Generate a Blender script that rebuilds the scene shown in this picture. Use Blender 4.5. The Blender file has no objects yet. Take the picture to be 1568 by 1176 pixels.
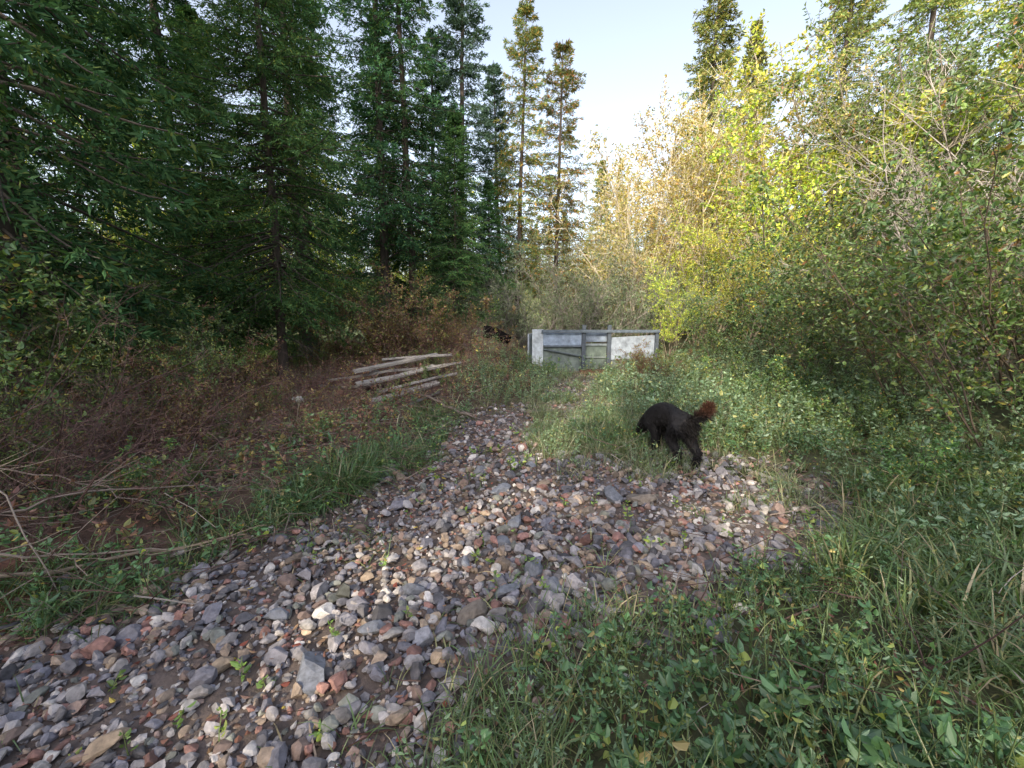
import bpy, math, numpy as np
from mathutils import Vector, Matrix
rng=np.random.default_rng(11)
scene=bpy.context.scene
V=scene.view_settings
V.view_transform='Standard'; V.look='None'; V.exposure=0; V.gamma=1
U=rng.uniform
def nrm(a): return a/np.maximum(np.linalg.norm(a,axis=-1,keepdims=True),1e-9)
def rdir(n): return nrm(rng.normal(size=(n,3)))
def sst(x): x=np.clip(x,0,1); return x*x*(3-2*x)
# ---------------------------------------------------------------- noise
def _h(i,j,k):
    n=(i*374761393+j*668265263+k*2147483647+12345)&0xffffffff
    n=((n^(n>>13))*1274126177)&0xffffffff
    return ((n^(n>>16))&0xffff)/65535.0
def vnoise(p):
    p=np.asarray(p,float); i=np.floor(p).astype(np.int64); f=p-i; f=f*f*(3-2*f)
    r=0
    for a in (0,1):
        for b in (0,1):
            for c in (0,1):
                w=(f[...,0] if a else 1-f[...,0])*(f[...,1] if b else 1-f[...,1])*(f[...,2] if c else 1-f[...,2])
                r=r+w*_h(i[...,0]+a,i[...,1]+b,i[...,2]+c)
    return r
def n2(x,y,s,o=0.0): return vnoise(np.stack([x*s+o,y*s+o*1.7,np.full_like(x,o+.5)],-1))
# ---------------------------------------------------------------- mesh builder
class MB:
    def __init__(s): s.v=[];s.c=[];s.f=[];s.m=[];s.n=0
    def add(s,v,f,c,m):
        v=np.asarray(v,float).reshape(-1,3); c=np.asarray(c,float)
        if c.ndim==1: c=np.tile(c,(len(v),1))
        s.v.append(v);s.c.append(c[:,:3]);s.f.append(np.asarray(f)+s.n);s.m.append(np.full(len(f),m));s.n+=len(v)
    def mesh(s,name,mats,smooth=False):
        me=bpy.data.meshes.new(name)
        v=np.concatenate(s.v);c=np.concatenate(s.c)
        lp=np.concatenate([f.ravel() for f in s.f]); sz=np.concatenate([np.full(len(f),f.shape[1]) for f in s.f])
        me.vertices.add(len(v)); me.vertices.foreach_set('co',v.astype(np.float32).ravel())
        me.loops.add(len(lp)); me.loops.foreach_set('vertex_index',lp.astype(np.int32))
        st=np.concatenate([[0],np.cumsum(sz)[:-1]])
        me.polygons.add(len(sz)); me.polygons.foreach_set('loop_start',st.astype(np.int32))
        for m in mats: me.materials.append(m)
        me.polygons.foreach_set('material_index',np.concatenate(s.m).astype(np.int32))
        me.polygons.foreach_set('use_smooth',np.full(len(sz),smooth))
        me.update(calc_edges=True)
        a=me.color_attributes.new('Col','FLOAT_COLOR','POINT')
        a.data.foreach_set('color',np.concatenate([c,np.ones((len(c),1))],1).astype(np.float32).ravel())
        return me
def obj(name,me,loc=(0,0,0),rz=0,sc=1,parent=None,tilt=(0,0)):
    o=bpy.data.objects.new(name,me); scene.collection.objects.link(o)
    o.location=loc;o.rotation_euler=(tilt[0],tilt[1],rz)
    o.scale=(sc,sc,sc) if np.isscalar(sc) else sc
    if parent: o.parent=parent
    return o
def rep(c,n,k):
    c=np.asarray(c,float)
    if c.ndim==1: c=np.tile(c,(n,1))
    return np.repeat(c,k,0)
def tubes(mb,P,R,sides,col,mat):
    N,K,_=P.shape
    T=nrm(np.gradient(P,axis=1)); t0=nrm(P[:,-1]-P[:,0])
    ref=np.where(np.abs(t0[:,2:3])>.7,np.array([[1.,0,0]]),np.array([[0,0,1.]]))[:,None,:]
    A=nrm(np.cross(T,ref));B=np.cross(T,A)
    an=np.linspace(0,2*np.pi,sides,endpoint=False)
    v=P[:,:,None,:]+R[:,:,None,None]*(np.cos(an)[None,None,:,None]*A[:,:,None,:]+np.sin(an)[None,None,:,None]*B[:,:,None,:])
    i=np.arange(N)[:,None,None]*K*sides; k=np.arange(K-1)[None,:,None]*sides; s=np.arange(sides)[None,None,:]; s2=(s+1)%sides
    f=np.stack([i+k+s,i+k+s2,i+k+sides+s2,i+k+sides+s],-1).reshape(-1,4)
    mb.add(v,f,rep(col,N,K*sides),mat)
def ribbons(mb,P,W,side,col,mat):
    N,K,_=P.shape
    v=np.stack([P-side[:,None,:]*W[:,:,None]/2,P+side[:,None,:]*W[:,:,None]/2],2)
    i=np.arange(N)[:,None]*K*2;k=np.arange(K-1)[None,:]*2
    f=np.stack([i+k,i+k+1,i+k+3,i+k+2],-1).reshape(-1,4)
    mb.add(v,f,rep(col,N,K*2),mat)
def diamonds(mb,P,D,S,L,W,col,mat):
    N=len(P);L=np.broadcast_to(L,N)[:,None];W=np.broadcast_to(W,N)[:,None]
    v=np.stack([P,P+D*L*.45+S*W/2,P+D*L,P+D*L*.45-S*W/2],1)
    mb.add(v,np.arange(N*4).reshape(N,4),rep(col,N,4),mat)
def leaves(mb,P,D,S,L,W,col,mat,fold=.18):
    N=len(P);L=np.broadcast_to(L,N)[:,None];W=np.broadcast_to(W,N)[:,None]
    Un=np.cross(D,S)
    e1=P+D*L*.28;e2=P+D*L*.68;up=Un*W*fold;tip=P+D*L-Un*L*.12
    v=np.stack([P,e1+S*W/2+up,e2+S*W*.38+up*.7,tip,e2-S*W*.38+up*.7,e1-S*W/2+up],1)
    b=np.arange(N)[:,None]*6
    f=np.concatenate([b+[0,1,2,3],b+[3,4,5,0]],0)
    mb.add(v,f,rep(col,N,6),mat)
def walk(pos,d,Ln,K,grav,wob):
    out=[pos];g=np.array([0,0,1.])
    for i in range(K-1):
        d=nrm(d+g*np.asarray(grav).reshape(-1,1)/(K-1)+rng.normal(size=d.shape)*wob)
        pos=pos+d*Ln[:,None]/(K-1);out.append(pos)
    return np.stack(out,1)
def spawn(P,n,t0,t1,ang,L,K,grav=0.,wob=.1,tp=1.0):
    N,KP,_=P.shape
    idx=np.repeat(np.arange(N),n); t=t0+(t1-t0)*U(0,1,N*n)**tp
    x=t*(KP-1);k=np.minimum(x.astype(int),KP-2);fr=(x-k)[:,None]
    pos=P[idx,k]*(1-fr)+P[idx,k+1]*fr; T=nrm(P[idx,k+1]-P[idx,k])
    pr=rdir(N*n);pr=nrm(pr-(pr*T).sum(1,keepdims=True)*T)
    a=ang*U(.7,1.3,N*n)[:,None]
    d=np.cos(a)*T+np.sin(a)*pr
    Ln=(L(t,idx) if callable(L) else np.broadcast_to(L,N*n)*U(.6,1.25,N*n))
    return walk(pos,d,Ln,K,grav,wob),t,idx
def pick(pal,n,jit=.18,gain=1.):
    pal=np.array(pal,float);w=pal[:,3]/pal[:,3].sum()
    c=pal[rng.choice(len(pal),n,p=w),:3]*gain
    return np.clip(c*(1+rng.normal(size=(n,1))*jit),.004,.9)
# ---------------------------------------------------------------- materials
def newmat(n):
    m=bpy.data.materials.new(n);m.use_nodes=True;nt=m.node_tree;nt.nodes.clear()
    return m,nt,nt.nodes.new('ShaderNodeOutputMaterial')
def leafmat(name,trans=.35,var=.25,gloss=.05):
    m,nt,o=newmat(name);N=nt.nodes;Lk=nt.links
    at=N.new('ShaderNodeAttribute');at.attribute_name='Col'
    oi=N.new('ShaderNodeObjectInfo')
    hs=N.new('ShaderNodeHueSaturation')
    mr=N.new('ShaderNodeMapRange');mr.inputs[3].default_value=.5-.03*var/.25;mr.inputs[4].default_value=.5+.02*var/.25
    Lk.new(oi.outputs['Random'],mr.inputs[0]);Lk.new(mr.outputs[0],hs.inputs['Hue'])
    mv=N.new('ShaderNodeMapRange');mv.inputs[3].default_value=1-var;mv.inputs[4].default_value=1+var
    Lk.new(oi.outputs['Random'],mv.inputs[0]);Lk.new(mv.outputs[0],hs.inputs['Value'])
    Lk.new(at.outputs['Color'],hs.inputs['Color'])
    df=N.new('ShaderNodeBsdfDiffuse');Lk.new(hs.outputs[0],df.inputs[0]);last=df
    if trans>0:
        tr=N.new('ShaderNodeBsdfTranslucent')
        mu=N.new('ShaderNodeMixRGB');mu.blend_type='MULTIPLY';mu.inputs[0].default_value=1;mu.inputs[2].default_value=(1.25,1.2,.6,1)
        Lk.new(hs.outputs[0],mu.inputs[1]);Lk.new(mu.outputs[0],tr.inputs[0])
        m1=N.new('ShaderNodeMixShader');m1.inputs[0].default_value=trans;Lk.new(df.outputs[0],m1.inputs[1]);Lk.new(tr.outputs[0],m1.inputs[2]);last=m1
    if gloss>0:
        gl=N.new('ShaderNodeBsdfGlossy');gl.inputs['Roughness'].default_value=.45;gl.inputs['Color'].default_value=(.8,.85,.9,1)
        m2=N.new('ShaderNodeMixShader');m2.inputs[0].default_value=gloss;Lk.new(last.outputs[0],m2.inputs[1]);Lk.new(gl.outputs[0],m2.inputs[2]);last=m2
    Lk.new(last.outputs[0],o.inputs[0]);return m
def colmat(name,rough=.85,scale=20,amt=.5,bump=.3,bdist=.01,attr=True,base=(.3,.3,.3),metal=0,stretch=(1,1,1),spec=.5):
    m,nt,o=newmat(name);N=nt.nodes;Lk=nt.links
    p=N.new('ShaderNodeBsdfPrincipled');p.inputs['Roughness'].default_value=rough;p.inputs['Metallic'].default_value=metal;p.inputs['Specular IOR Level'].default_value=spec
    tc=N.new('ShaderNodeTexCoord');mp=N.new('ShaderNodeMapping');mp.inputs['Scale'].default_value=stretch
    Lk.new(tc.outputs['Object'],mp.inputs[0])
    no=N.new('ShaderNodeTexNoise');no.inputs['Scale'].default_value=scale;no.inputs['Detail'].default_value=5;no.inputs['Roughness'].default_value=.65
    Lk.new(mp.outputs[0],no.inputs[0])
    mr=N.new('ShaderNodeMapRange');mr.inputs[1].default_value=.3;mr.inputs[2].default_value=.7;mr.inputs[3].default_value=1-amt;mr.inputs[4].default_value=1+amt
    Lk.new(no.outputs[0],mr.inputs[0])
    mu=N.new('ShaderNodeVectorMath');mu.operation='SCALE'
    if attr:
        at=N.new('ShaderNodeAttribute');at.attribute_name='Col';Lk.new(at.outputs['Color'],mu.inputs[0])
    else: mu.inputs[0].default_value=base
    Lk.new(mr.outputs[0],mu.inputs['Scale']);Lk.new(mu.outputs[0],p.inputs['Base Color'])
    if bump>0:
        bu=N.new('ShaderNodeBump');bu.inputs['Strength'].default_value=bump;bu.inputs['Distance'].default_value=bdist
        Lk.new(no.outputs[0],bu.inputs['Height']);Lk.new(bu.outputs[0],p.inputs['Normal'])
    Lk.new(p.outputs[0],o.inputs[0]);return m
def plainmat(name):
    m,nt,o=newmat(name);at=nt.nodes.new('ShaderNodeAttribute');at.attribute_name='Col';df=nt.nodes.new('ShaderNodeBsdfDiffuse')
    nt.links.new(at.outputs['Color'],df.inputs[0]);nt.links.new(df.outputs[0],o.inputs[0]);return m
M_need=leafmat('conifer_needles',.3,.2,0)
M_leaf=leafmat('broad_leaves',.42,.2,.05)
M_grass=leafmat('grass_blades',.35,.1,.05)
M_bark=colmat('bark',.9,14,.5,.8,.03,stretch=(1,1,.25))
M_twig=plainmat('twig_bark')
M_stone=colmat('creek_stone',.75,30,.4,.55,.008)
M_ground=colmat('forest_floor',.95,7,.5,.8,.04)
M_litter=leafmat('dead_leaf_litter',.15,.1,.04)
# ---------------------------------------------------------------- terrain
BED=np.array([(-3.6,-2),(-3.3,.8),(-2.75,1.75),(-2.2,2.42),(-1.7,3.09),(-1.1,4.04),(-1.0,5.2),(-.8,6.4),(.5,8),(1.6,11.3),
 (2.5,11.3),(1.6,8.4),(.95,6.6),(.6,5.6),(.75,4.75),(1.5,4.85),(2.4,4.75),(3.1,3.95),(2.6,3.1),(1.25,2.4),(.65,2.05),(.12,1.78),(-.4,1.45),(-.62,1.22),(-1.0,0),(-1.2,-2)])
def sdpoly(x,y,poly):
    x=np.asarray(x,float);y=np.asarray(y,float)
    d=np.full(x.shape,1e9);ins=np.zeros(x.shape,bool)
    for i in range(len(poly)):
        ax,ay=poly[i];bx,by=poly[(i+1)%len(poly)]
        ex,ey=bx-ax,by-ay;t=np.clip(((x-ax)*ex+(y-ay)*ey)/(ex*ex+ey*ey),0,1)
        d=np.minimum(d,np.hypot(x-ax-t*ex,y-ay-t*ey))
        c=((ay>y)!=(by>y))&(x<(bx-ax)*(y-ay)/(by-ay+1e-12)+ax);ins^=c
    return np.where(ins,-d,d)
def bedsd(x,y): return sdpoly(x,y,BED)+(n2(x,y,2.2,3.)-.5)*.6+(n2(x,y,6,8.)-.5)*.25
def H(x,y):
    x=np.asarray(x,float);y=np.asarray(y,float)
    sd=sdpoly(x,y,BED); s=sst((sd+.15)/1.3)
    left=(x<(-1.2+.12*y))
    z=-.05+s*np.where(left,.24,.10)
    z=z+(n2(x,y,.9,1.)-.5)*.14*sst((sd+.4)/1.5)+(n2(x,y,3.5,5.)-.5)*.05
    z=z+1.05*np.exp(-(((x+.95)/1.15)**2+((y-11.6)/1.6)**2))*sst((sd+.3)/.9)+.35*np.exp(-(((x+2.4)/1.6)**2+((y-8.6)/1.3)**2))
    z=z+5.5*sst((x-5.5)/22)*sst((y+20)/20)+.5*sst((x-3.6)/3)
    z=z+9*sst((y-32)/70)+1.0*sst((-x-14)/20)
    return z
def Hs(x,y): return float(H(np.array([x]),np.array([y]))[0])
g=np.concatenate([-np.geomspace(400,9,34)[:-1],np.linspace(-9,9,330),np.geomspace(9,400,34)[1:]])
gy=np.concatenate([-np.geomspace(400,2,26)[:-1],np.linspace(-2,14,300),np.geomspace(14,500,44)[1:]])
X,Y=np.meshgrid(g,gy);Z=H(X,Y)
sd=bedsd(X,Y)
inb=1-sst((sd+.05)/.25)
far=sst((np.hypot(X,Y)-18)/25)
fl=np.array([.095,.062,.048]);fr=np.array([.07,.072,.036]);bd=np.array([.105,.080,.073]);mea=np.array([.12,.15,.05])
wl=sst((-.3-X+Y*.1)/1.5)[...,None]
C=fl*wl+fr*(1-wl);red=np.array([.15,.055,.042]);
rw=(np.exp(-(((X+2.9)/1.0)**2+((Y-1.9)/.6)**2))+np.exp(-(((X+4.0)/1.6)**2+((Y-6.6)/1.5)**2)))[...,None]
C=C*(1-np.clip(rw,0,1))+red*np.clip(rw,0,1)
C=C*(1-inb[...,None])+bd*inb[...,None];
mw=np.maximum(sst((-X-5)/3)*sst((Y-9)/3),far)[...,None];C=C*(1-mw)+mea*mw
C=C*(.7+.6*n2(X,Y,1.7,9.))[...,None]
mb=MB();ny,nx=X.shape
i=np.arange(ny-1)[:,None]*nx+np.arange(nx-1)[None,:]
mb.add(np.stack([X,Y,Z],-1),np.stack([i,i+1,i+nx+1,i+nx],-1).reshape(-1,4),C.reshape(-1,3),0)
obj('ground',mb.mesh('ground',[M_ground],True))
# ---------------------------------------------------------------- stones
import bmesh
def ico(sub):
    bm=bmesh.new();bmesh.ops.create_icosphere(bm,subdivisions=sub,radius=1)
    v=np.array([p.co[:] for p in bm.verts]);f=np.array([[q.index for q in p.verts] for p in bm.faces]);bm.free();return v,f
def rockt(sub,n,lo=.35,hi=.85,planes=9):
    v,f=ico(sub);out=[]
    for _ in range(n):
        p=v.copy()
        for k in range(planes):
            q=rdir(1)[0];d=U(lo,hi);dt=p@q;p=p-np.maximum(dt-d,0)[:,None]*q
        p=p*(1+.16*(vnoise(p*2.3+U(0,50))[:,None]-.5))
        p=p/np.abs(p).max(0);out.append(p)
    return np.array(out),f
PALS=[(.22,.205,.225,4),(.155,.15,.185,4),(.31,.285,.295,3),(.21,.15,.135,3),(.28,.215,.175,2.2),(.10,.095,.11,2.7),(.44,.41,.41,1.8),(.25,.135,.12,1.8),(.17,.175,.165,1),(.33,.25,.19,.9)]
def stones(mb,T,F,x,y,r,z0,cols):
    n=len(x);t=T[rng.integers(0,len(T),n)]
    sc=np.stack([U(.75,1.45,n),U(.6,1.1,n),U(.45,.9,n)],-1)*r[:,None]
    yaw=U(0,6.28,n);tl=rng.normal(size=n)*.5
    v=t*sc[:,None,:]
    c,s=np.cos(tl)[:,None],np.sin(tl)[:,None];v=np.stack([v[...,0],c*v[...,1]-s*v[...,2],s*v[...,1]+c*v[...,2]],-1)
    c,s=np.cos(yaw)[:,None],np.sin(yaw)[:,None];v=np.stack([c*v[...,0]-s*v[...,1],s*v[...,0]+c*v[...,1],v[...,2]],-1)
    v=v+np.stack([x,y,z0],-1)[:,None,:]
    f=(F[None]+(np.arange(n)*T.shape[1])[:,None,None]).reshape(-1,3)
    mb.add(v,f,rep(cols,n,T.shape[1]),0)
def inbed(n,dens,mx=0.02,spread=.10):
    xs=[];ys=[];tot=0
    while tot<n:
        x=U(-3.6,3.3,n);y=U(-.2,11.3,n)
        k=(bedsd(x,y)<mx+rng.normal(size=n)*spread)&(U(0,1,n)<dens(x,y));xs.append(x[k]);ys.append(y[k]);tot+=k.sum()
    return np.concatenate(xs)[:n],np.concatenate(ys)[:n]
T1,F1=rockt(1,24);T2,F2=rockt(2,30)
mb=MB()
x,y=inbed(15000,lambda x,y:1/(1+(y/3.0)**1.5),.06,.2);r=U(.007,.021,15000);stones(mb,T1,F1,x,y,r,H(x,y)+r*.3,pick(PALS,15000,.28))
x,y=inbed(5600,lambda x,y:(.35+.65*(n2(x,y,1.9,14.)>.40))/(1+(y/5)**2),.03,.16);r=(.017+.024*U(0,1,5600)**1.4)*(.75+.6*n2(x,y,1.2,4.));stones(mb,T2,F2,x,y,r,H(x,y)+r*.45+U(0,.014,5600),pick(PALS,5600,.25))
x,y=inbed(700,lambda x,y:1/(1+(y/8)**2),.0,.14);r=.034+.030*U(0,1,700)**2;stones(mb,T2,F2,x,y,r,H(x,y)+r*.45+.01,pick(PALS,700,.2))
big=[(-.92,1.72,.095),(.02,3.15,.085),(-.08,2.85,.07),(.13,2.5,.09),(-.22,2.08,.08),(-.45,1.9,.07),(.9,3.6,.13),(1.15,3.55,.11),(-.1,3.75,.10),(-.05,2.3,.08),(.65,3.35,.08),(-.6,2.3,.07),(-1.3,2.1,.07),(1.1,3.0,.07),(-.35,4.2,.08),(.2,4.4,.08),(.25,2.35,.075),(-.75,2.0,.07),(-.3,2.6,.06)]
b=np.array(big);stones(mb,T2,F2,b[:,0],b[:,1],b[:,2],H(b[:,0],b[:,1])+b[:,2]*.4,pick([(.17,.18,.22,3),(.25,.25,.29,1),(.16,.135,.12,1)],len(b),.12))
obj('creek_gravel',mb.mesh('creek_gravel',[M_stone]))
mb=MB();b=np.array([(-3.35,6.55,.11),(-3.3,6.5,.07)]);stones(mb,T2,F2,b[:,0],b[:,1],b[:,2],H(b[:,0],b[:,1])+.08,np.array([[.6,.6,.62]]*2))
obj('white_rock',mb.mesh('white_rock',[M_stone]))
# ---------------------------------------------------------------- conifers
BARK=(.060,.047,.040)
def conifer(seed,Ht,spread,cb,nb,nside,nneed,nl,nw,pal,trunk,droop=.25,up=.6,bare=.0,shape=.85,lowbare=30,gain=1.3):
    global rng,U
    rng=np.random.default_rng(seed);U=rng.uniform
    mb=MB()
    K=14;tz=np.linspace(0,1,K);P=np.zeros((1,K,3));P[0,:,2]=tz*Ht
    wob=np.cumsum(rng.normal(size=(K,2))*.02*Ht/14,axis=0);P[0,:,:2]=wob-wob[0]
    R=(trunk*(1-tz)**.8+.012)[None];R[0,0]*=1.3
    tubes(mb,P,R,9,BARK,0)
    t=np.sort(U(0,1,nb)**1.0); z=Ht*(cb+(.985-cb)*t)
    az=np.cumsum(np.full(nb,2.399))+rng.normal(size=nb)*.4
    ln=(spread*(1-t)**shape*(.55+.45*np.minimum(1,t*5+.35)))*U(.5,1.2,nb)*(.7+.6*vnoise(np.stack([np.cos(az)*1.2,np.sin(az)*1.2,z*.5],-1)))+.18
    el=-.15-.1+ (t**1.3)*up+rng.normal(size=nb)*.12
    xi=z/Ht*(K-1);k=np.minimum(xi.astype(int),K-2);fr=(xi-k)[:,None]
    pos=P[0,k]*(1-fr)+P[0,k+1]*fr
    d=np.stack([np.cos(az)*np.cos(el),np.sin(az)*np.cos(el),np.sin(el)],-1)
    out=[pos];p=pos;KB=7
    for i in range(KB-1):
        s=i/(KB-2); d=nrm(d+np.array([0,0,1.])*(-droop*(1-1.7*s)/3*(1-t*.6))[:,None]+rng.normal(size=d.shape)*.05)
        p=p+d*ln[:,None]/(KB-1);out.append(p)
    B=np.stack(out,1)
    rb=(.005+.008*ln)[:,None]*np.linspace(1,.2,KB)[None]
    tubes(mb,B,rb,4,(.06,.048,.04),0)
    n=nside;idx=np.repeat(np.arange(nb),n);s=np.tile(np.linspace(.14,1,n),nb)+rng.normal(size=nb*n)*.02;s=np.clip(s,.08,1)
    x=s*(KB-1);k=np.minimum(x.astype(int),KB-2);fr=(x-k)[:,None]
    bp=B[idx,k]*(1-fr)+B[idx,k+1]*fr;T=nrm(B[idx,k+1]-B[idx,k])
    side=nrm(np.cross(T,np.array([0,0,1.])))*np.where(np.arange(len(idx))%2==0,1,-1)[:,None]
    dd=nrm(side*U(.5,1,len(idx))[:,None]+T*.75+rng.normal(size=bp.shape)*.22+np.array([0,0,-.15]))
    sl=ln[idx]*(.40*(1-s)+.09)*U(.6,1.2,len(idx))+.05
    keep=U(0,1,len(idx))>bare
    idx,bp,dd,sl,s=idx[keep],bp[keep],dd[keep],sl[keep],s[keep]
    S=walk(bp,dd,sl,4,-.25,.06)
    m=nneed;N=len(S);ii=np.repeat(np.arange(N),m);q=np.tile(np.linspace(.02,1,m),N)
    x=q*3;k=np.minimum(x.astype(int),2);fr=(x-k)[:,None]
    np_=S[ii,k]*(1-fr)+S[ii,k+1]*fr;T=nrm(S[ii,k+1]-S[ii,k])
    rd=rdir(len(ii));rd=nrm(rd-(rd*T).sum(1,keepdims=True)*T);
    D=nrm(T*.9+rd*.75+np.array([0,0,.1]))
    Sd=nrm(np.cross(D,rdir(len(ii))))
    cl=vnoise(np_*1.1+seed)[:,None]
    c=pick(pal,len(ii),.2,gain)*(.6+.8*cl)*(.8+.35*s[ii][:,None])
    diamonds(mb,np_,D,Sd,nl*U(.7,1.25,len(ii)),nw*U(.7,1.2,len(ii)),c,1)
    if lowbare:
        zz=U(.04,cb+.12,lowbare)*Ht;a=U(0,6.28,lowbare)
        LB=walk(np.stack([P[0,0,0]+0*a,0*a,zz],-1),np.stack([np.cos(a),np.sin(a),U(-.4,.1,lowbare)],-1),U(.4,1.3,lowbare)*spread*.5,5,-.1,.12)
        tubes(mb,LB,np.tile(np.linspace(.011,.003,5),(lowbare,1)),4,(.08,.066,.058),0)
        L2,_,_=spawn(LB,5,.3,1,.8,.35,4,0,.15);tubes(mb,L2,np.tile(np.linspace(.004,.0015,4),(len(L2),1)),3,(.09,.075,.065),0)
    return mb.mesh('conifer_%d'%seed,[M_bark,M_need])
G1=[(.042,.095,.048,4),(.058,.125,.055,3),(.030,.072,.042,3),(.10,.15,.05,.7)]
G1b=[(.055,.130,.055,4),(.078,.165,.060,3),(.040,.095,.048,2),(.13,.18,.05,.7)]
G2=[(.060,.105,.085,4),(.080,.130,.100,3),(.045,.080,.060,3)]
G3=[(.14,.18,.06,4),(.19,.21,.07,3),(.23,.18,.07,1.2),(.10,.14,.055,2)]
G4=[(.09,.13,.05,4),(.14,.16,.06,3),(.24,.17,.06,.9),(.36,.19,.06,.9)]
FA=conifer(101,11,2.4,.14,300,18,20,.075,.020,G1b,.08,.3)
FB=conifer(102,15,2.8,.09,250,17,17,.115,.033,G1,.15,.40)
FC=conifer(103,14,2.0,.16,210,13,16,.12,.033,G2,.13,.15,.7,.05)
FD=conifer(104,14,1.8,.20,160,12,14,.16,.036,G4,.12,.1,.8,.2,.6)
FE=conifer(105,18,2.6,.12,250,14,10,.17,.055,G3,.2,.3)
FF=conifer(106,16,2.6,.22,200,14,16,.125,.036,G1,.15,.35,.5,.08,.7,60)
rng=np.random.default_rng(5);U=rng.uniform
def tree(name,me,x,y,sc=1.,rz=None):
    return obj(name,me,(x,y,Hs(x,y)-.05),U(0,6.28) if rz is None else rz,sc,tilt=(U(-.02,.02),U(-.02,.02)))
for a in [(FA,-4.75,8.8,1,1.),(FB,-6.1,5.3,.98),(FB,-8.2,7.6,1.),(FF,-5.9,12.2,.95),(FF,-4.3,14.6,1.),(FF,-3.4,15.2,.95),(FC,-2.1,17.2,1.08),(FB,-8.0,11.0,.9),
  (FD,.2,19.5,1.0),(FD,1.9,19.8,.93),(FB,-12,13.5,1.0),(FA,-1.9,14.5,.7),(FB,-7.4,16,.95),(FA,-.9,17.5,.6),(FB,-3.4,19,.85),(FA,-6.4,9.4,.68),
  (FC,-.6,21,.9),(FB,-5.5,19.5,.9)]:
    tree('fir_tree',a[0],a[1],a[2],a[3],a[4] if len(a)>4 else None)
for a in [(FE,10.8,26,1.1),(FE,15.5,22,.98),(FE,18.5,21,.95),(FE,21.5,20,1.05),(FE,14.5,28,.9),(FE,24,17,1.),(FE,7.5,38,.75),(FC,4.5,37,.7)]:
    tree('fir_tree',a[0],a[1],a[2],a[3])
# trees standing behind the viewpoint, which shade the creek
for i in range(7): tree('fir_tree',FE,-21+i*2.3+U(-.4,.4),-9-U(0,2),1.0)
for i in range(7): tree('fir_tree',FB,-6.0+i*1.9+U(-.3,.3),-8.5-U(0,1.5),.60 if i==2 else .78+.03*U(-1,1))
# ---------------------------------------------------------------- broadleaf shrubs and trees
def shrub(seed,Ht,spread,ns,n2_,n3,nl,ls,pal,twig=(.10,.08,.065),r0=.012,arch=-.25,base=.15,lowleaf=.15,K=8,wr=.6,gain=1.3):
    global rng,U
    rng=np.random.default_rng(seed);U=rng.uniform
    mb=MB();a=U(0,6.28,ns);rr=np.sqrt(U(0,1,ns))
    pos=np.stack([np.cos(a)*rr*base*spread,np.sin(a)*rr*base*spread,np.full(ns,-.1)],-1)
    lean=rr*spread/Ht*.9
    d=nrm(np.stack([np.cos(a)*lean,np.sin(a)*lean,np.ones(ns)],-1))
    P=walk(pos,d,Ht*U(.6,1.12,ns),K,arch*rr*2,.09)
    tubes(mb,P,(r0*U(.6,1.2,ns))[:,None]*np.linspace(1,.25,K)[None],5,np.array(twig)*1.0,0)
    P2,t2,i2=spawn(P,n2_,lowleaf,1,.75,lambda t,i:Ht*.30*(1.15-t*.8)*U(.5,1.2,len(t)),6,.25,.12)
    tubes(mb,P2,np.tile(r0*.38*np.linspace(1,.3,6),(len(P2),1)),3,np.array(twig)*1.15,0)
    P3,t3,i3=spawn(P2,n3,.15,1,.8,Ht*.10,4,.1,.15)
    tubes(mb,P3,np.tile(r0*.17*np.linspace(1,.4,4),(len(P3),1)),3,np.array(twig)*1.3,0)
    if nl:
        P4,t4,i4=spawn(P3,nl,.1,1,1.0,.02,2,0,.1)
        p=P4[:,0];D=nrm(P4[:,1]-P4[:,0]+np.array([0,0,-.006]));D=nrm(D+rng.normal(size=D.shape)*.3)
        upv=nrm(np.array([0,0,1.])+rng.normal(size=D.shape)*.55)
        S=nrm(np.cross(D,upv))
        cl=vnoise(p*(2.2/max(Ht,1)*1.6)+seed)[:,None];n=len(p)
        c=pick(pal,n,.2,gain)*(.55+.9*cl)
        leaves(mb,p,D,S,ls*U(.55,1.2,n),ls*wr*U(.6,1.1,n),c,1)
    return mb.mesh('shrub_%d'%seed,[M_twig,M_leaf])
L_green=[(.08,.15,.05,5),(.11,.19,.06,3),(.06,.12,.045,3),(.26,.28,.06,.7),(.32,.24,.06,.3)]
L_yel=[(.38,.42,.065,5),(.27,.36,.06,3.5),(.56,.48,.09,2),(.16,.22,.05,2)]
L_pale=[(.44,.40,.14,4),(.32,.34,.10,3),(.56,.47,.18,2),(.42,.29,.12,1)]
L_mix=[(.12,.19,.06,5),(.17,.23,.065,2.8),(.30,.28,.07,.8),(.28,.15,.06,.35),(.08,.135,.05,4)]
L_red=[(.20,.11,.07,3),(.22,.17,.065,2),(.15,.17,.055,2.4),(.32,.28,.08,1.2),(.15,.07,.06,2.5)]
L_grey=[(.12,.16,.09,4),(.15,.20,.11,3),(.09,.12,.07,3)]
SA=shrub(201,3.2,2.2,14,8,6,8,.075,L_green)
SB=shrub(202,3.4,2.4,16,8,6,7,.07,L_mix)
SC=shrub(203,8.5,4.2,9,12,8,13,.14,L_yel,(.22,.19,.15),.05,-.15,.12,.15,10)
SD=shrub(204,8.5,3.8,12,11,7,10,.125,L_pale,(.44,.39,.31),.045,-.12,.2,.12,10,wr=.48)
SE=shrub(205,2.4,2.2,16,7,6,6,.065,L_red,(.13,.085,.07))
SF=shrub(206,4.5,3.8,18,9,7,6,.11,L_grey,(.20,.18,.17),.02,-.25,.2,.1,8,wr=.33)
SG=shrub(207,2.2,2.6,22,8,6,0,.05,L_red,(.125,.082,.078),.011,-.5,.5,.1)
SH=shrub(208,1.3,1.5,14,7,5,6,.065,L_green,r0=.006)
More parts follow.
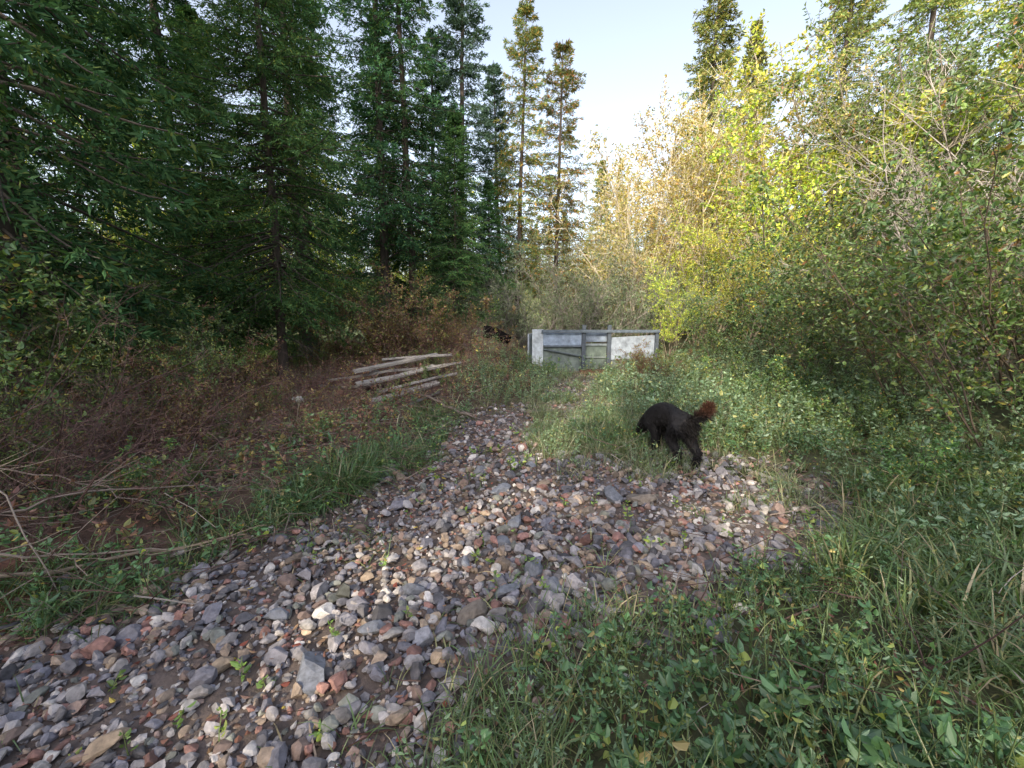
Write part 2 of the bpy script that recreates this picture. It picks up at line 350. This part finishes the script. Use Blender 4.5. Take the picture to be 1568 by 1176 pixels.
SI=shrub(209,1.2,1.4,14,7,5,6,.055,L_mix,r0=.006)
SJ=shrub(210,4.5,3.,16,9,6,1,.07,L_mix,(.32,.29,.27),.018,-.1,.2,.1)
SK=shrub(211,8,3.8,9,12,8,12,.13,L_mix,(.18,.16,.14),.05,-.15,.12,.12,10)
rng=np.random.default_rng(6);U=rng.uniform
def plant(name,me,x,y,sc=1.):
    return obj(name,me,(x,y,Hs(x,y)-.02),U(0,6.28),sc*U(.92,1.08))
for x,y,s in [(4.9,3.9,.95),(5.5,2.7,1.0),(6.4,4.9,1.15),(5.4,5.6,.8),(8.4,5.8,1.2)]: plant('leafy_shrub',SB,x,y,s)
for x,y,s in [(5.2,7.2,.75),(6.8,7.6,1.0),(6.0,9.4,.9),(5.2,10.8,.7),(7.7,10.2,1.1),(9.6,9.2,1.2),(9.5,12,1.2)]: plant('leafy_shrub',SA,x,y,s)
for x,y,s in [(8.0,6.9,1.15),(10.5,7.5,1.2),(8.0,4.0,1.0),(11.5,10.5,1.3)]: plant('bare_shrub',SJ,x,y,s)
for x,y,s in [(3.6,3.6,.55),(3.9,2.7,.6),(4.3,4.9,.7),(3.9,6.2,.65),(3.2,5.5,.4),(4.6,6.6,.7),(3.6,1.9,.55),(4.4,8.3,.8),(3.9,9.6,.6)]: plant('understory_shrub',SH if U()<.5 else SI,x,y,s)
for x,y,s in [(9.2,15.6,.95),(11.8,17.6,1.12),(6.6,15.2,.5),(5.0,13.5,.34),(7.2,13.2,.42)]: plant('yellow_leaf_tree',SC,x,y,s)
for x,y,s in [(8.0,18,1.02),(5.9,19,.95),(7.5,20.5,1.1),(4.2,23,.85),(9.6,21,1.15),(6.5,24,1.0),(2.8,24.5,.75)]: plant('pale_leaf_tree',SD,x,y,s)
for me,x,y,s in [(SK,13.5,14,1.),(SK,16,16,1.1),(SK,13,10.5,.85),(SC,15.5,12,1.0),(SK,12.5,6.5,.8)]: plant('broadleaf_tree',me,x,y,s)
for x,y,s in [(2.0,15.2,.85),(3.8,15.8,.95),(.6,16.2,.85),(5.3,16.8,.9),(3.0,18.5,1.1),(-.6,14.6,.6)]: plant('willow_shrub',SF,x,y,s)
# left side
for x,y,s in [(-8.5,20.5,1.0),(-13,18,1.05),(-4.2,25,.95),(-16,13,.95),(-1.2,26,.8),(-10.3,14.5,.85)]: plant('yellow_leaf_tree',SC,x,y,s)
for x,y,s in [(-4.7,3.9,.85),(-6.0,4.6,1.05),(-5.4,2.8,.9),(-5.4,6.2,.72),(-4.2,5.0,.5),(-3.9,3.2,.4)]: plant('leafy_shrub',SB,x,y,s)
for x,y,s in [(-2.5,10.2,1.0),(-1.9,9.9,.7),(-3.1,11,1.05),(-4.4,5.9,.6),(-4.3,10.6,.6),(-1.6,12.6,.7),(-3.7,4.3,.42),(-3.3,5.3,.35)]: plant('autumn_shrub',SE,x,y,s)
for x,y,s in [(-2.1,13,.9),(-3.6,12.4,.9),(-5.6,11,.5),(-7.6,11.5,.7),(-6.6,13.2,.9)]: plant('leafy_shrub',SA,x,y,s)
for x,y,s in [(-3.6,3.0,.66),(-4.1,4.0,.7),(-4.1,2.4,.7),(-3.6,4.6,.42),(-4.8,3.0,.8),(-2.7,5.9,.3),(-1.5,7.3,.32),(-2.1,5.4,.28),(-3.1,2.4,.36),(-4.4,1.6,.65),(-3.2,3.7,.4),(-3.4,7.4,.36),(-2.9,4.5,.3),(-1.5,9.3,.35),(-.8,9.9,.3)]: plant('bare_brush',SG,x,y,s)
plant('bare_brush',SG,2.95,9.4,.42);plant('autumn_shrub',SE,3.25,10.2,.42);plant('bare_brush',SG,3.7,10.6,.5);plant('understory_shrub',SI,3.8,10.8,.75);plant('understory_shrub',SI,3.0,10.7,.5)
for x,y,s in [(-3.2,4.6,.4),(-3.6,5.7,.45),(-2.3,4.6,.28),(-1.5,7.6,.4),(-1.9,7.1,.28),(-1.5,9.0,.45),(-.5,8.9,.3),(.2,10.3,.4),(-2.0,8.9,.4),(.9,10.9,.35),(-2.7,3.5,.3),(-3.0,3.1,.35)]: plant('understory_shrub',SI if U()<.7 else SH,x,y,s)
# distant woods, one instanced collection
col=bpy.data.collections.new('distant_forest_trees')
for i in range(70):
    a=U(-1.25,1.05);d=U(36,80);x=math.sin(a)*d;y=math.cos(a)*d
    if -.02<a<.55 and d<46: continue
    o=bpy.data.objects.new('distant_tree',[FE,FB,SC,SD][rng.choice(4,p=[.45,.15,.2,.2])])
    o.location=(x,y,Hs(x,y)-.2);o.rotation_euler=(0,0,U(0,6.28));s=U(.4,.7);o.scale=(s,s,s);col.objects.link(o)
for i in range(38):
    x=-38+i*2+U(-.8,.8);y=U(25,32)
    o=bpy.data.objects.new('distant_shrub',[SC,SD,SF,SK][rng.choice(4)])
    o.location=(x,y,Hs(x,y)-.2);o.rotation_euler=(0,0,U(0,6.28));s=U(.4,.65);o.scale=(s,s,s);col.objects.link(o)
e=bpy.data.objects.new('distant_forest',None);e.instance_type='COLLECTION';e.instance_collection=col;scene.collection.objects.link(e)
# ---------------------------------------------------------------- grass and herbs
def region(n,x0,x1,y0,y1,keep):
    xs=[];ys=[];t=0
    for _ in range(60):
        x=U(x0,x1,n);y=U(y0,y1,n);k=U(0,1,n)<keep(x,y);xs.append(x[k]);ys.append(y[k]);t+=k.sum()
        if t>=n: break
    return np.concatenate(xs)[:n],np.concatenate(ys)[:n]
def grass(mb,cx,cy,per,hgt,w,rad,pal,flop=.9,gain=1.25):
    n=len(cx)*per;x=np.repeat(cx,per)+rng.normal(size=n)*rad;y=np.repeat(cy,per)+rng.normal(size=n)*rad
    hh=np.repeat(hgt*U(.5,1.4,len(cx)),per)*U(.5,1.15,n)
    a=U(0,6.28,n);ln=U(.1,.75,n)
    d=nrm(np.stack([np.cos(a)*ln,np.sin(a)*ln,np.ones(n)],-1))
    K=5;P=walk(np.stack([x,y,H(x,y)-.02],-1),d,hh,K,0,.02)
    s=np.linspace(0,1,K);hd=np.stack([np.cos(a),np.sin(a)],-1)
    fl=U(.1,flop,n)*hh
    P[:,:,0]+=hd[:,0:1]*fl[:,None]*s[None]**2*.7;P[:,:,1]+=hd[:,1:2]*fl[:,None]*s[None]**2*.7;P[:,:,2]-=fl[:,None]*s[None]**2.6*.7
    side=nrm(np.stack([-np.sin(a),np.cos(a),rng.normal(size=n)*.4],-1))
    W=(w*U(.6,1.3,n))[:,None]*np.array([.7,1,.9,.6,.05])[None]
    c=pick(pal,n,.2,gain)*np.repeat(U(.65,1.25,len(cx)),per)[:,None]
    ribbons(mb,P,W,side,c,0)
GR=[(.11,.18,.065,5),(.14,.21,.08,3),(.09,.15,.06,3),(.27,.27,.12,1.8),(.36,.30,.19,1.5)]
GD=[(.075,.14,.055,5),(.10,.17,.06,3),(.18,.19,.08,1.5),(.26,.22,.14,.7)]
GP=[(.16,.21,.11,4),(.21,.24,.13,3),(.32,.29,.20,2.4),(.12,.17,.08,2)]
out=lambda x,y:bedsd(x,y)>.05
mb=MB()
x,y=region(1500,-.9,5,.4,5.5,lambda x,y:(bedsd(x,y)>-.05+.1*(U(0,1,x.shape)>.5))*(x>-.75)*(.3+.7*(n2(x,y,1.3,2.)>.5)))
grass(mb,x,y,15,.24,.006,.05,GR)
x,y=region(170,1.8,4.2,1.2,4.0,lambda x,y:out(x,y)*1.)
grass(mb,x,y,24,.38,.010,.05,GR)
x,y=region(620,-.1,2.7,3.4,6.8,lambda x,y:1.*(bedsd(x,y)>-.55)*(x>.15+.05*(y-3))*(.3+.7*(n2(x,y,1.8,17.)>.45)))
grass(mb,x,y,13,.30,.006,.06,GP)
x,y=region(160,.3,2.6,6.6,11.2,lambda x,y:1.*(bedsd(x,y)<.1)*(.2+.8*(n2(x,y,1.4,27.)>.5)))
grass(mb,x,y,12,.26,.009,.07,GP)
x,y=region(700,-1.5,5,5.,14,lambda x,y:out(x,y)*1.)
grass(mb,x,y,10,.36,.011,.08,GP)
x,y=region(280,-3,-.6,2.0,6.6,lambda x,y:1.*((bedsd(x,y)>-.1)&(bedsd(x,y)<.55))*(.3+.7*(n2(x,y,1.5,23.)>.45)))
grass(mb,x,y,17,.26,.007,.05,GD,1.2)
x,y=region(60,-1.9,-.9,3.1,4.6,lambda x,y:1.*((bedsd(x,y)>.02)&(bedsd(x,y)<.5)))
grass(mb,x,y,34,.34,.008,.05,GD,1.3)
x,y=region(400,-6,-1.2,3,9,lambda x,y:out(x,y)*(n2(x,y,1.,7.)>.5))
grass(mb,x,y,9,.22,.007,.07,GP)
x,y=region(1000,-16,-4.5,9.5,20,lambda x,y:np.ones_like(x)*.9)
grass(mb,x,y,9,.4,.03,.18,[(.17,.24,.07,3),(.13,.19,.06,2)])
x,y=region(260,-2.4,2.6,1.2,8,lambda x,y:1.*((bedsd(x,y)<0)&(bedsd(x,y)>-.8))*(n2(x,y,1.6,21.)>.5))
grass(mb,x,y,8,.15,.006,.03,GR,1.3)
obj('meadow_grass',mb.mesh('meadow_grass',[M_grass]))
def herbs(mb,x,y,hgt,nl,ls,pal,wr=.62,twig=(.12,.16,.07),lean=.5,whorl=.2,gain=1.35):
    n=len(x);a=U(0,6.28,n);ln=U(0,lean,n);d=nrm(np.stack([np.cos(a)*ln,np.sin(a)*ln,np.ones(n)],-1))
    h=hgt*U(.4,1.3,n)
    P=walk(np.stack([x,y,H(x,y)-.02],-1),d,h,5,-.1,.1)
    tubes(mb,P,np.tile(np.linspace(.0035,.0015,5),(n,1)),3,twig,1)
    B,t,i=spawn(P,nl,whorl,1,1.15,.02,2,.2,.05)
    p=B[:,0];D=B[:,1]-B[:,0];D=nrm(D*np.array([1,1,.6])+np.array([0,0,-.002])+rng.normal(size=D.shape)*.006)
    S=nrm(np.cross(D,nrm(np.array([0,0,1.])+rng.normal(size=D.shape)*.45)))
    m=len(p);cl=(.6+.8*vnoise(p*1.6))[:,None]
    sz=ls*U(.4,1.25,m)*np.repeat(U(.7,1.3,n),nl)
    leaves(mb,p+D*sz[:,None]*.2,D,S,sz,sz*wr,pick(pal,m,.22,gain)*cl,0)
HG=[(.09,.17,.075,5),(.12,.20,.085,3),(.07,.13,.065,3),(.26,.29,.08,.9),(.30,.22,.09,.5)]
HP=[(.13,.19,.12,4),(.17,.23,.14,3),(.10,.16,.09,3),(.28,.27,.11,.8)]
HR=[(.21,.12,.08,3),(.15,.16,.065,2.4),(.27,.22,.08,1.3),(.16,.085,.07,2.6)]
mb=MB()
x,y=region(2000,-.9,5.5,.45,6,lambda x,y:out(x,y)*(.15+.85*(n2(x,y,1.6,6.)>.42))*(x>-.75));herbs(mb,x,y,.24,11,.036,HG)
x,y=region(150,.4,3.2,.6,2.0,lambda x,y:out(x,y)*(n2(x,y,1.2,31.)>.5));herbs(mb,x,y,.2,9,.06,HG)
x,y=region(700,-.6,3.2,.6,3.0,lambda x,y:out(x,y)*1.);herbs(mb,x,y,.3,12,.022,HP,.4)
x,y=region(800,2.4,6,2.2,8,lambda x,y:out(x,y)*1.);herbs(mb,x,y,.5,16,.042,HP)
x,y=region(1300,1.7,6.5,5,13,lambda x,y:out(x,y)*1.);herbs(mb,x,y,.48,15,.06,HP)
x,y=region(600,-1,2.2,6,11,lambda x,y:out(x,y)*1.);herbs(mb,x,y,.33,13,.05,HP,.4)
x,y=region(400,.1,2.5,3.4,6.6,lambda x,y:1.*(bedsd(x,y)>-.5)*(n2(x,y,1.8,17.)>.42));herbs(mb,x,y,.26,12,.034,HP,.5)
x,y=region(80,.5,2.6,6.8,11.2,lambda x,y:1.*(bedsd(x,y)<.1)*(n2(x,y,1.4,27.)>.5));herbs(mb,x,y,.25,12,.045,HP,.5)
x,y=region(520,-4.4,-.7,1.9,6.8,lambda x,y:1.*(bedsd(x,y)>-.1)*(bedsd(x,y)<1.4));herbs(mb,x,y,.2,10,.042,HG)
x,y=region(90,-2,2.6,1.3,6,lambda x,y:1.*(bedsd(x,y)<0));herbs(mb,x,y,.12,9,.036,[(.16,.24,.06,3),(.28,.32,.07,1)])
obj('wild_herbs',mb.mesh('wild_herbs',[M_leaf,M_twig]))
mb=MB()
x,y=region(2300,-7,.4,2.6,12.8,lambda x,y:1.*(bedsd(x,y)>.35)*(.4+.6*(n2(x,y,.9,41.)>.42)));herbs(mb,x,y,.32,12,.045,HR,.6,(.14,.09,.08))
obj('autumn_groundcover',mb.mesh('autumn_groundcover',[M_leaf,M_twig]))
# fallen leaves
mb=MB()
n=21000;x=np.concatenate([U(-8,0,14000),U(-2,5,7000)]);y=U(.6,11,n)
k=U(0,1,n)<np.where(bedsd(x,y)<0,.45,.9);x,y=x[k],y[k];n=len(x);a=U(0,6.28,n)
D=nrm(np.stack([np.cos(a),np.sin(a),rng.normal(size=n)*.25],-1));S=nrm(np.cross(D,nrm(np.array([0,0,1.])+rng.normal(size=(n,3))*.3)))
leaves(mb,np.stack([x,y,H(x,y)+U(.005,.045,n)],-1),D,S,U(.018,.05,n),U(.010,.03,n),pick([(.22,.11,.08,4),(.27,.17,.10,3),(.14,.085,.07,4),(.46,.36,.08,.6),(.28,.09,.06,1.4)],n,.2),0)
obj('fallen_leaves',mb.mesh('fallen_leaves',[M_litter]))
# twigs / dead branches
mb=MB();n=4600;x=np.where(U(0,1,n)<.8,U(-7,-.4,n),U(-1,4,n));y=U(1.4,11,n);k=(bedsd(x,y)>-.35);x,y=x[k],y[k];n=len(x);a=U(0,6.28,n)
P=walk(np.stack([x,y,H(x,y)+U(.01,.14,n)],-1),np.stack([np.cos(a),np.sin(a),rng.normal(size=n)*.25],-1),U(.1,.7,n),5,0,.12)
tubes(mb,P,(U(.002,.006,n))[:,None]*np.linspace(1,.4,5)[None],3,pick([(.15,.105,.10,3),(.22,.18,.16,2),(.10,.065,.06,3),(.32,.28,.26,.9)],n),0)
obj('fallen_twigs',mb.mesh('fallen_twigs',[M_twig]))
def limb(name,pts,r,colr,nb=6,end=.35):
    mb=MB();pts=np.array(pts,float);t=np.linspace(0,len(pts)-1,14);k=np.minimum(t.astype(int),len(pts)-2);f=(t-k)[:,None]
    q=pts[k]*(1-f)+pts[k+1]*f;q[:,2]+=H(q[:,0],q[:,1]);q+=rng.normal(size=q.shape)*.012
    P=q[None];rr=r*np.linspace(1,end,14)*(1+rng.normal(size=14)*.08)
    if end>.5: rr[0]*=.15;rr[-1]*=.15
    tubes(mb,P,rr[None],9,colr,0)
    if nb:
        B,_,_=spawn(P,nb,.2,1,.6,.5,5,0,.15);tubes(mb,B,np.tile(r*.35*np.linspace(1,.3,5),(nb,1)),4,colr,0)
    return obj(name,mb.mesh(name,[M_twig],True))
limb('fallen_branch',[(-3.3,2.0,.05),(-2.7,2.35,.08),(-1.9,2.85,.06)],.018,(.26,.21,.17),7)
limb('fallen_branch',[(-3.6,1.8,.06),(-3.0,2.2,.2),(-2.2,2.6,.1)],.012,(.28,.23,.2),5)
limb('fallen_branch',[(-4.4,3.4,.5),(-3.5,3.3,.3),(-2.6,3.4,.05)],.012,(.22,.17,.155),8)
limb('fallen_branch',[(-3.9,2.6,.6),(-3.2,2.8,.35),(-2.5,3.0,.05)],.008,(.26,.21,.19),8)
limb('fallen_branch',[(-4.0,2.9,.3),(-3.2,2.5,.5),(-2.6,2.2,.05)],.008,(.3,.25,.22),8)
limb('fallen_branch',[(-3.4,2.1,.3),(-2.9,2.6,.35),(-2.2,3.4,.08)],.009,(.27,.22,.2),8)
limb('fallen_branch',[(-.6,6.4,.1),(-1.3,6.7,.15),(-2.3,7,.1)],.03,(.16,.13,.12),5)
limb('charred_log',[(-.75,10.9,.10),(-.4,10.95,.18),(-.05,11.0,.16)],.17,(.010,.009,.009),0,.8)
# ---------------------------------------------------------------- timber pile
def box(mb,c,s,rot=(0,0,0),col=(.3,.3,.3),mat=0,warp=0.,bev=.006,seg=8):
    l,w,h=s;xs=np.linspace(-l/2,l/2,seg);b=min(bev,w*.3,h*.3)
    sec=np.array([(-w/2+b,-h/2),(w/2-b,-h/2),(w/2,-h/2+b),(w/2,h/2-b),(w/2-b,h/2),(-w/2+b,h/2),(-w/2,h/2-b),(-w/2,-h/2+b)])
    v=np.zeros((seg,8,3));v[:,:,0]=xs[:,None];v[:,:,1]=sec[None,:,0];v[:,:,2]=sec[None,:,1]
    if warp:
        v[:,:,1]+=(rng.normal()*warp*np.sin(xs/l*3))[:,None];v[:,:,2]+=(rng.normal()*warp*np.cos(xs/l*3))[:,None];v+=rng.normal(size=v.shape)*warp*.12
    R=np.array(Matrix.Rotation(rot[2],3,'Z')@Matrix.Rotation(rot[1],3,'Y')@Matrix.Rotation(rot[0],3,'X'))
    v=v.reshape(-1,3)@R.T+np.array(c)
    f=[]
    for i in range(seg-1):
        for j in range(8): f.append((i*8+j,i*8+(j+1)%8,i*8+8+(j+1)%8,i*8+8+j))
    mb.add(v,np.array(f),np.array(col,float),mat)
    mb.f.append(np.array([list(range(7,-1,-1)),[(seg-1)*8+j for j in range(8)]])+mb.n-seg*8);mb.m.append(np.full(2,mat))
M_wood=colmat('weathered_timber',.85,12,.45,.5,.01,stretch=(1,8,8))
mb=MB()
for (dx,dy,dz,L,rz,ry) in [(.15,-.75,.07,1.35,.85,-.10),(.3,-.4,.10,1.5,.70,-.12),(-.05,-.1,.15,1.7,.62,-.14),(.1,.3,.16,1.7,.40,-.05),(-.1,-.35,.24,1.4,.55,-.14),(-.2,.1,.30,1.6,.6,-.13),(.1,.4,.32,1.3,.2,-.04),(-.8,-.1,.14,1.2,.0,-.16),(-1.0,-.4,.08,1.3,-.45,-.08),(.45,-.9,.05,.9,1.2,-.05)]:
    cx,cy=-1.9+dx,7.7+dy
    box(mb,(cx,cy,Hs(cx,cy)+dz),(L,.12,.045),(U(-.5,.5),ry,rz),np.array([.23,.215,.21])*U(.6,1.25),0,.02)
obj('timber_pile',mb.mesh('timber_pile',[M_wood]))
for x,y,s in [(-2.4,6.9,.25),(-1.2,7.1,.25),(-2.9,7.2,.3),(-1.6,8.4,.4)]: plant('bare_brush',SG,x,y,s)
# ---------------------------------------------------------------- irrigation headgate
M_gal=colmat('galvanised_sheet',.6,5,.45,.15,.01,metal=.15,spec=.3)
M_conc=colmat('weathered_post',.85,15,.35,.4,.01)
root=bpy.data.objects.new('irrigation_headgate',None);scene.collection.objects.link(root);root.location=(0,11.75,-.05)
def part(name,boxes,mat):
    mb=MB()
    for c,s,r,co in boxes: box(mb,c,s,r,co,0,0,.008,3)
    return obj(name,mb.mesh(name,[mat]),parent=root)
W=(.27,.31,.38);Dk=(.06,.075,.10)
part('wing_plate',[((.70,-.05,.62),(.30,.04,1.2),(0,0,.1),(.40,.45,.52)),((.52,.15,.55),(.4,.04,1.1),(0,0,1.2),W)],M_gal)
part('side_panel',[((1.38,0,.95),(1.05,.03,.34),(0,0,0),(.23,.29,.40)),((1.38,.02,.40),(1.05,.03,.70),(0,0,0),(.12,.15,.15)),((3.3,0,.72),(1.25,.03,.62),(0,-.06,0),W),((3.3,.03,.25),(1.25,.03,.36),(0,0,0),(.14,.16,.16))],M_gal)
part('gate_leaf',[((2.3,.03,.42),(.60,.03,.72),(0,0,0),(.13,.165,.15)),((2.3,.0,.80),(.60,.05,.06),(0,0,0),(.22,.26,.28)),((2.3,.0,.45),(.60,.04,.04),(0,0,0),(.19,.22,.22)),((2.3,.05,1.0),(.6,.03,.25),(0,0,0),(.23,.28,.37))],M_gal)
part('post_1',[((1.96,-.05,.66),(.10,.10,1.36),(0,0,0),Dk)],M_conc)
part('post_2',[((2.65,-.05,.66),(.10,.10,1.36),(0,0,0),Dk)],M_conc)
part('post_3',[((3.95,-.05,.6),(.09,.10,1.2),(0,0,0),Dk)],M_conc)
part('top_rail',[((2.4,-.12,1.17),(3.2,.05,.08),(0,0,0),(.09,.115,.15)),((1.4,-.04,.76),(1.05,.05,.05),(0,0,0),(.09,.11,.14)),((1.4,-.04,.58),(1.05,.05,.04),(0,.18,0),(.08,.10,.12))],M_conc)
part('sill',[((2.3,-.22,.08),(.9,.22,.12),(0,0,0),(.11,.06,.04)),((2.4,.0,.02),(3.4,.14,.10),(0,0,0),(.14,.12,.11))],M_conc)
# ---------------------------------------------------------------- water
mw,nt,o=newmat('creek_water');p=nt.nodes.new('ShaderNodeBsdfPrincipled');p.inputs['Base Color'].default_value=(.02,.02,.015,1);p.inputs['Roughness'].default_value=.05
no=nt.nodes.new('ShaderNodeTexNoise');no.inputs['Scale'].default_value=12;bu=nt.nodes.new('ShaderNodeBump');bu.inputs['Strength'].default_value=.15;bu.inputs['Distance'].default_value=.02
nt.links.new(no.outputs[0],bu.inputs['Height']);nt.links.new(bu.outputs[0],p.inputs['Normal']);nt.links.new(p.outputs[0],o.inputs[0])
a=np.linspace(0,2*np.pi,40,endpoint=False);rr=1+.2*np.sin(3*a)+.12*np.sin(5*a+1)
px=2.6+.45*rr*np.cos(a);py=4.25+.32*rr*np.sin(a);pz=float(np.median(H(px,py)))+.02
mb=MB();mb.add(np.stack([px,py,np.full(40,pz)],-1),np.arange(40)[None],(0,0,0),0);obj('water',mb.mesh('water',[mw]))
# ---------------------------------------------------------------- dog
M_fur=colmat('black_fur',.7,60,.4,.5,.004,spec=.3)
def dog():
    V_=[];E=[];R=[]
    def add(p,r,par=None):
        V_.append(p);R.append(r)
        if par is not None:E.append((par,len(V_)-1))
        return len(V_)-1
    pel=add((-.24,0,.49),(.11,.125));lo=add((-.12,0,.515),(.10,.12),pel);mid=add((0,0,.52),(.115,.14),lo);ch=add((.13,0,.50),(.125,.17),mid);sh=add((.24,0,.48),(.11,.14),ch)
    n1=add((.34,0,.44),(.085,.09),sh);n2_=add((.42,0,.36),(.075,.08),n1);hd=add((.48,0,.28),(.078,.078),n2_);h2=add((.53,0,.225),(.057,.057),hd);mz=add((.58,0,.17),(.036,.036),h2);add((.62,0,.13),(.025,.025),mz)
    for s in (1,-1):
        st=.05*s
        hip=add((-.26,.075*s,.42),(.088,.118),pel);kn=add((-.18+st,.088*s,.31),(.062,.08),hip);hk=add((-.35+st,.085*s,.19),(.034,.04),kn);an=add((-.32+st,.085*s,.08),(.029,.029),hk);pw=add((-.305+st,.085*s,.033),(.034,.028),an);add((-.25+st,.085*s,.026),(.031,.02),pw)
        f0=add((.21,.075*s,.37),(.068,.085),sh);el=add((.17-st,.085*s,.29),(.048,.055),f0);wr=add((.21-2*st,.085*s,.14),(.032,.034),el);fp=add((.205-2*st,.085*s,.036),(.033,.028),wr);add((.25-2*st,.085*s,.026),(.03,.02),fp)
    t0=add((-.34,0,.54),(.038,.038),pel);t1=add((-.40,-.03,.575),(.034,.034),t0);t2=add((-.44,-.08,.61),(.031,.031),t1);t3=add((-.45,-.125,.66),(.026,.026),t2);add((-.44,-.14,.715),(.012,.012),t3)
    me=bpy.data.meshes.new('dog_body');me.from_pydata(V_,E,[]);ob=bpy.data.objects.new('dog_tmp',me);scene.collection.objects.link(ob)
    sk=ob.modifiers.new('s','SKIN');sk.use_smooth_shade=True
    for i,r in enumerate(R): me.skin_vertices[0].data[i].radius=r;me.skin_vertices[0].data[i].use_root=(i==0)
    su=ob.modifiers.new('u','SUBSURF');su.levels=2;su.render_levels=2
    dg=bpy.context.evaluated_depsgraph_get();ev=ob.evaluated_get(dg).to_mesh()
    v=np.empty(len(ev.vertices)*3);ev.vertices.foreach_get('co',v);v=v.reshape(-1,3)
    nn=np.empty(len(ev.vertices)*3);ev.vertices.foreach_get('normal',nn);nn=nn.reshape(-1,3)
    fs=[tuple(p.vertices) for p in ev.polygons]
    q=np.array([f for f in fs if len(f)==4]);tr=np.array([f for f in fs if len(f)==3])
    def furcol(p):
        w=(np.clip((p[:,2]-.59)/.06,0,1)*(p[:,0]<-.38))[:,None]
        return np.array([.009,.008,.010])*(1-w)+np.array([.06,.027,.019])*w
    mb=MB();mb.add(v,q,furcol(v),0)
    if len(tr): mb.f.append(tr);mb.m.append(np.zeros(len(tr)))
    for s in (1,-1):
        P=walk(np.array([[.45,.05*s,.345]]),np.array([[.15,.75*s,-.35]]),np.array([.11]),5,-1.4,0)
        ribbons(mb,P,np.array([[.05,.07,.065,.05,.01]]),nrm(np.array([[.8,0,-.5]])),(.012,.01,.01),0)
    n=14000;k=rng.integers(0,len(v),n);P0=v[k]+rng.normal(size=(n,3))*.006
    tail=(P0[:,0]<-.37)&(P0[:,2]>.55);leg=(P0[:,2]<.3)
    flow=np.where(tail[:,None],np.array([-.3,-.2,.35]),np.array([-.9,0,-.45]))
    D=nrm(nn[k]*np.where(tail,.65,.35)[:,None]+flow+rng.normal(size=(n,3))*.18)
    L=np.where(tail,U(.03,.085,n),np.where(leg,U(.015,.035,n),U(.02,.05,n)))
    P=walk(P0,D,L,4,-.35,.05);cc=furcol(P0)*U(.6,1.7,n)[:,None]
    ribbons(mb,P,np.tile(np.array([.004,.004,.003,.0005]),(n,1)),nrm(np.cross(D,rdir(n))),cc,0)
    bpy.data.objects.remove(ob)
    return mb.mesh('dog',[M_fur],True)
dm=dog();dx,dy=1.76,4.66
obj('black_dog',dm,(dx,dy,Hs(dx,dy)+.01),math.radians(106),1.0)
# ---------------------------------------------------------------- light
el=math.radians(29);dirh=np.array([-.36,-.93])
w=bpy.data.worlds.new('World');scene.world=w;w.use_nodes=True;nt=w.node_tree
bg=nt.nodes['Background'];sk=nt.nodes.new('ShaderNodeTexSky');sk.sky_type='NISHITA';sk.sun_disc=False
sk.sun_elevation=el;sk.sun_rotation=math.atan2(dirh[0],dirh[1])%(2*math.pi);sk.dust_density=4.;sk.air_density=1.;sk.ozone_density=1.
hs=nt.nodes.new('ShaderNodeHueSaturation');hs.inputs['Saturation'].default_value=.58
nt.links.new(sk.outputs[0],hs.inputs['Color']);nt.links.new(hs.outputs[0],bg.inputs[0]);bg.inputs[1].default_value=.41
sl=bpy.data.lights.new('sun','SUN');sl.energy=5;sl.angle=math.radians(.5);sl.color=(1,.87,.62)
so=bpy.data.objects.new('sun',sl);scene.collection.objects.link(so)
ts=Vector((dirh[0]*math.cos(el),dirh[1]*math.cos(el),math.sin(el)));so.rotation_euler=ts.to_track_quat('Z','Y').to_euler()
cam=bpy.data.cameras.new('camera');cam.lens=15;cam.sensor_width=36;cam.clip_end=2000;cam.clip_start=.05
co=bpy.data.objects.new('camera',cam);scene.collection.objects.link(co);co.location=(0,0,1.6);co.rotation_euler=(math.radians(90-9.4),0,0)
scene.camera=co
print('faces',sum(len(m.polygons) for m in bpy.data.meshes))
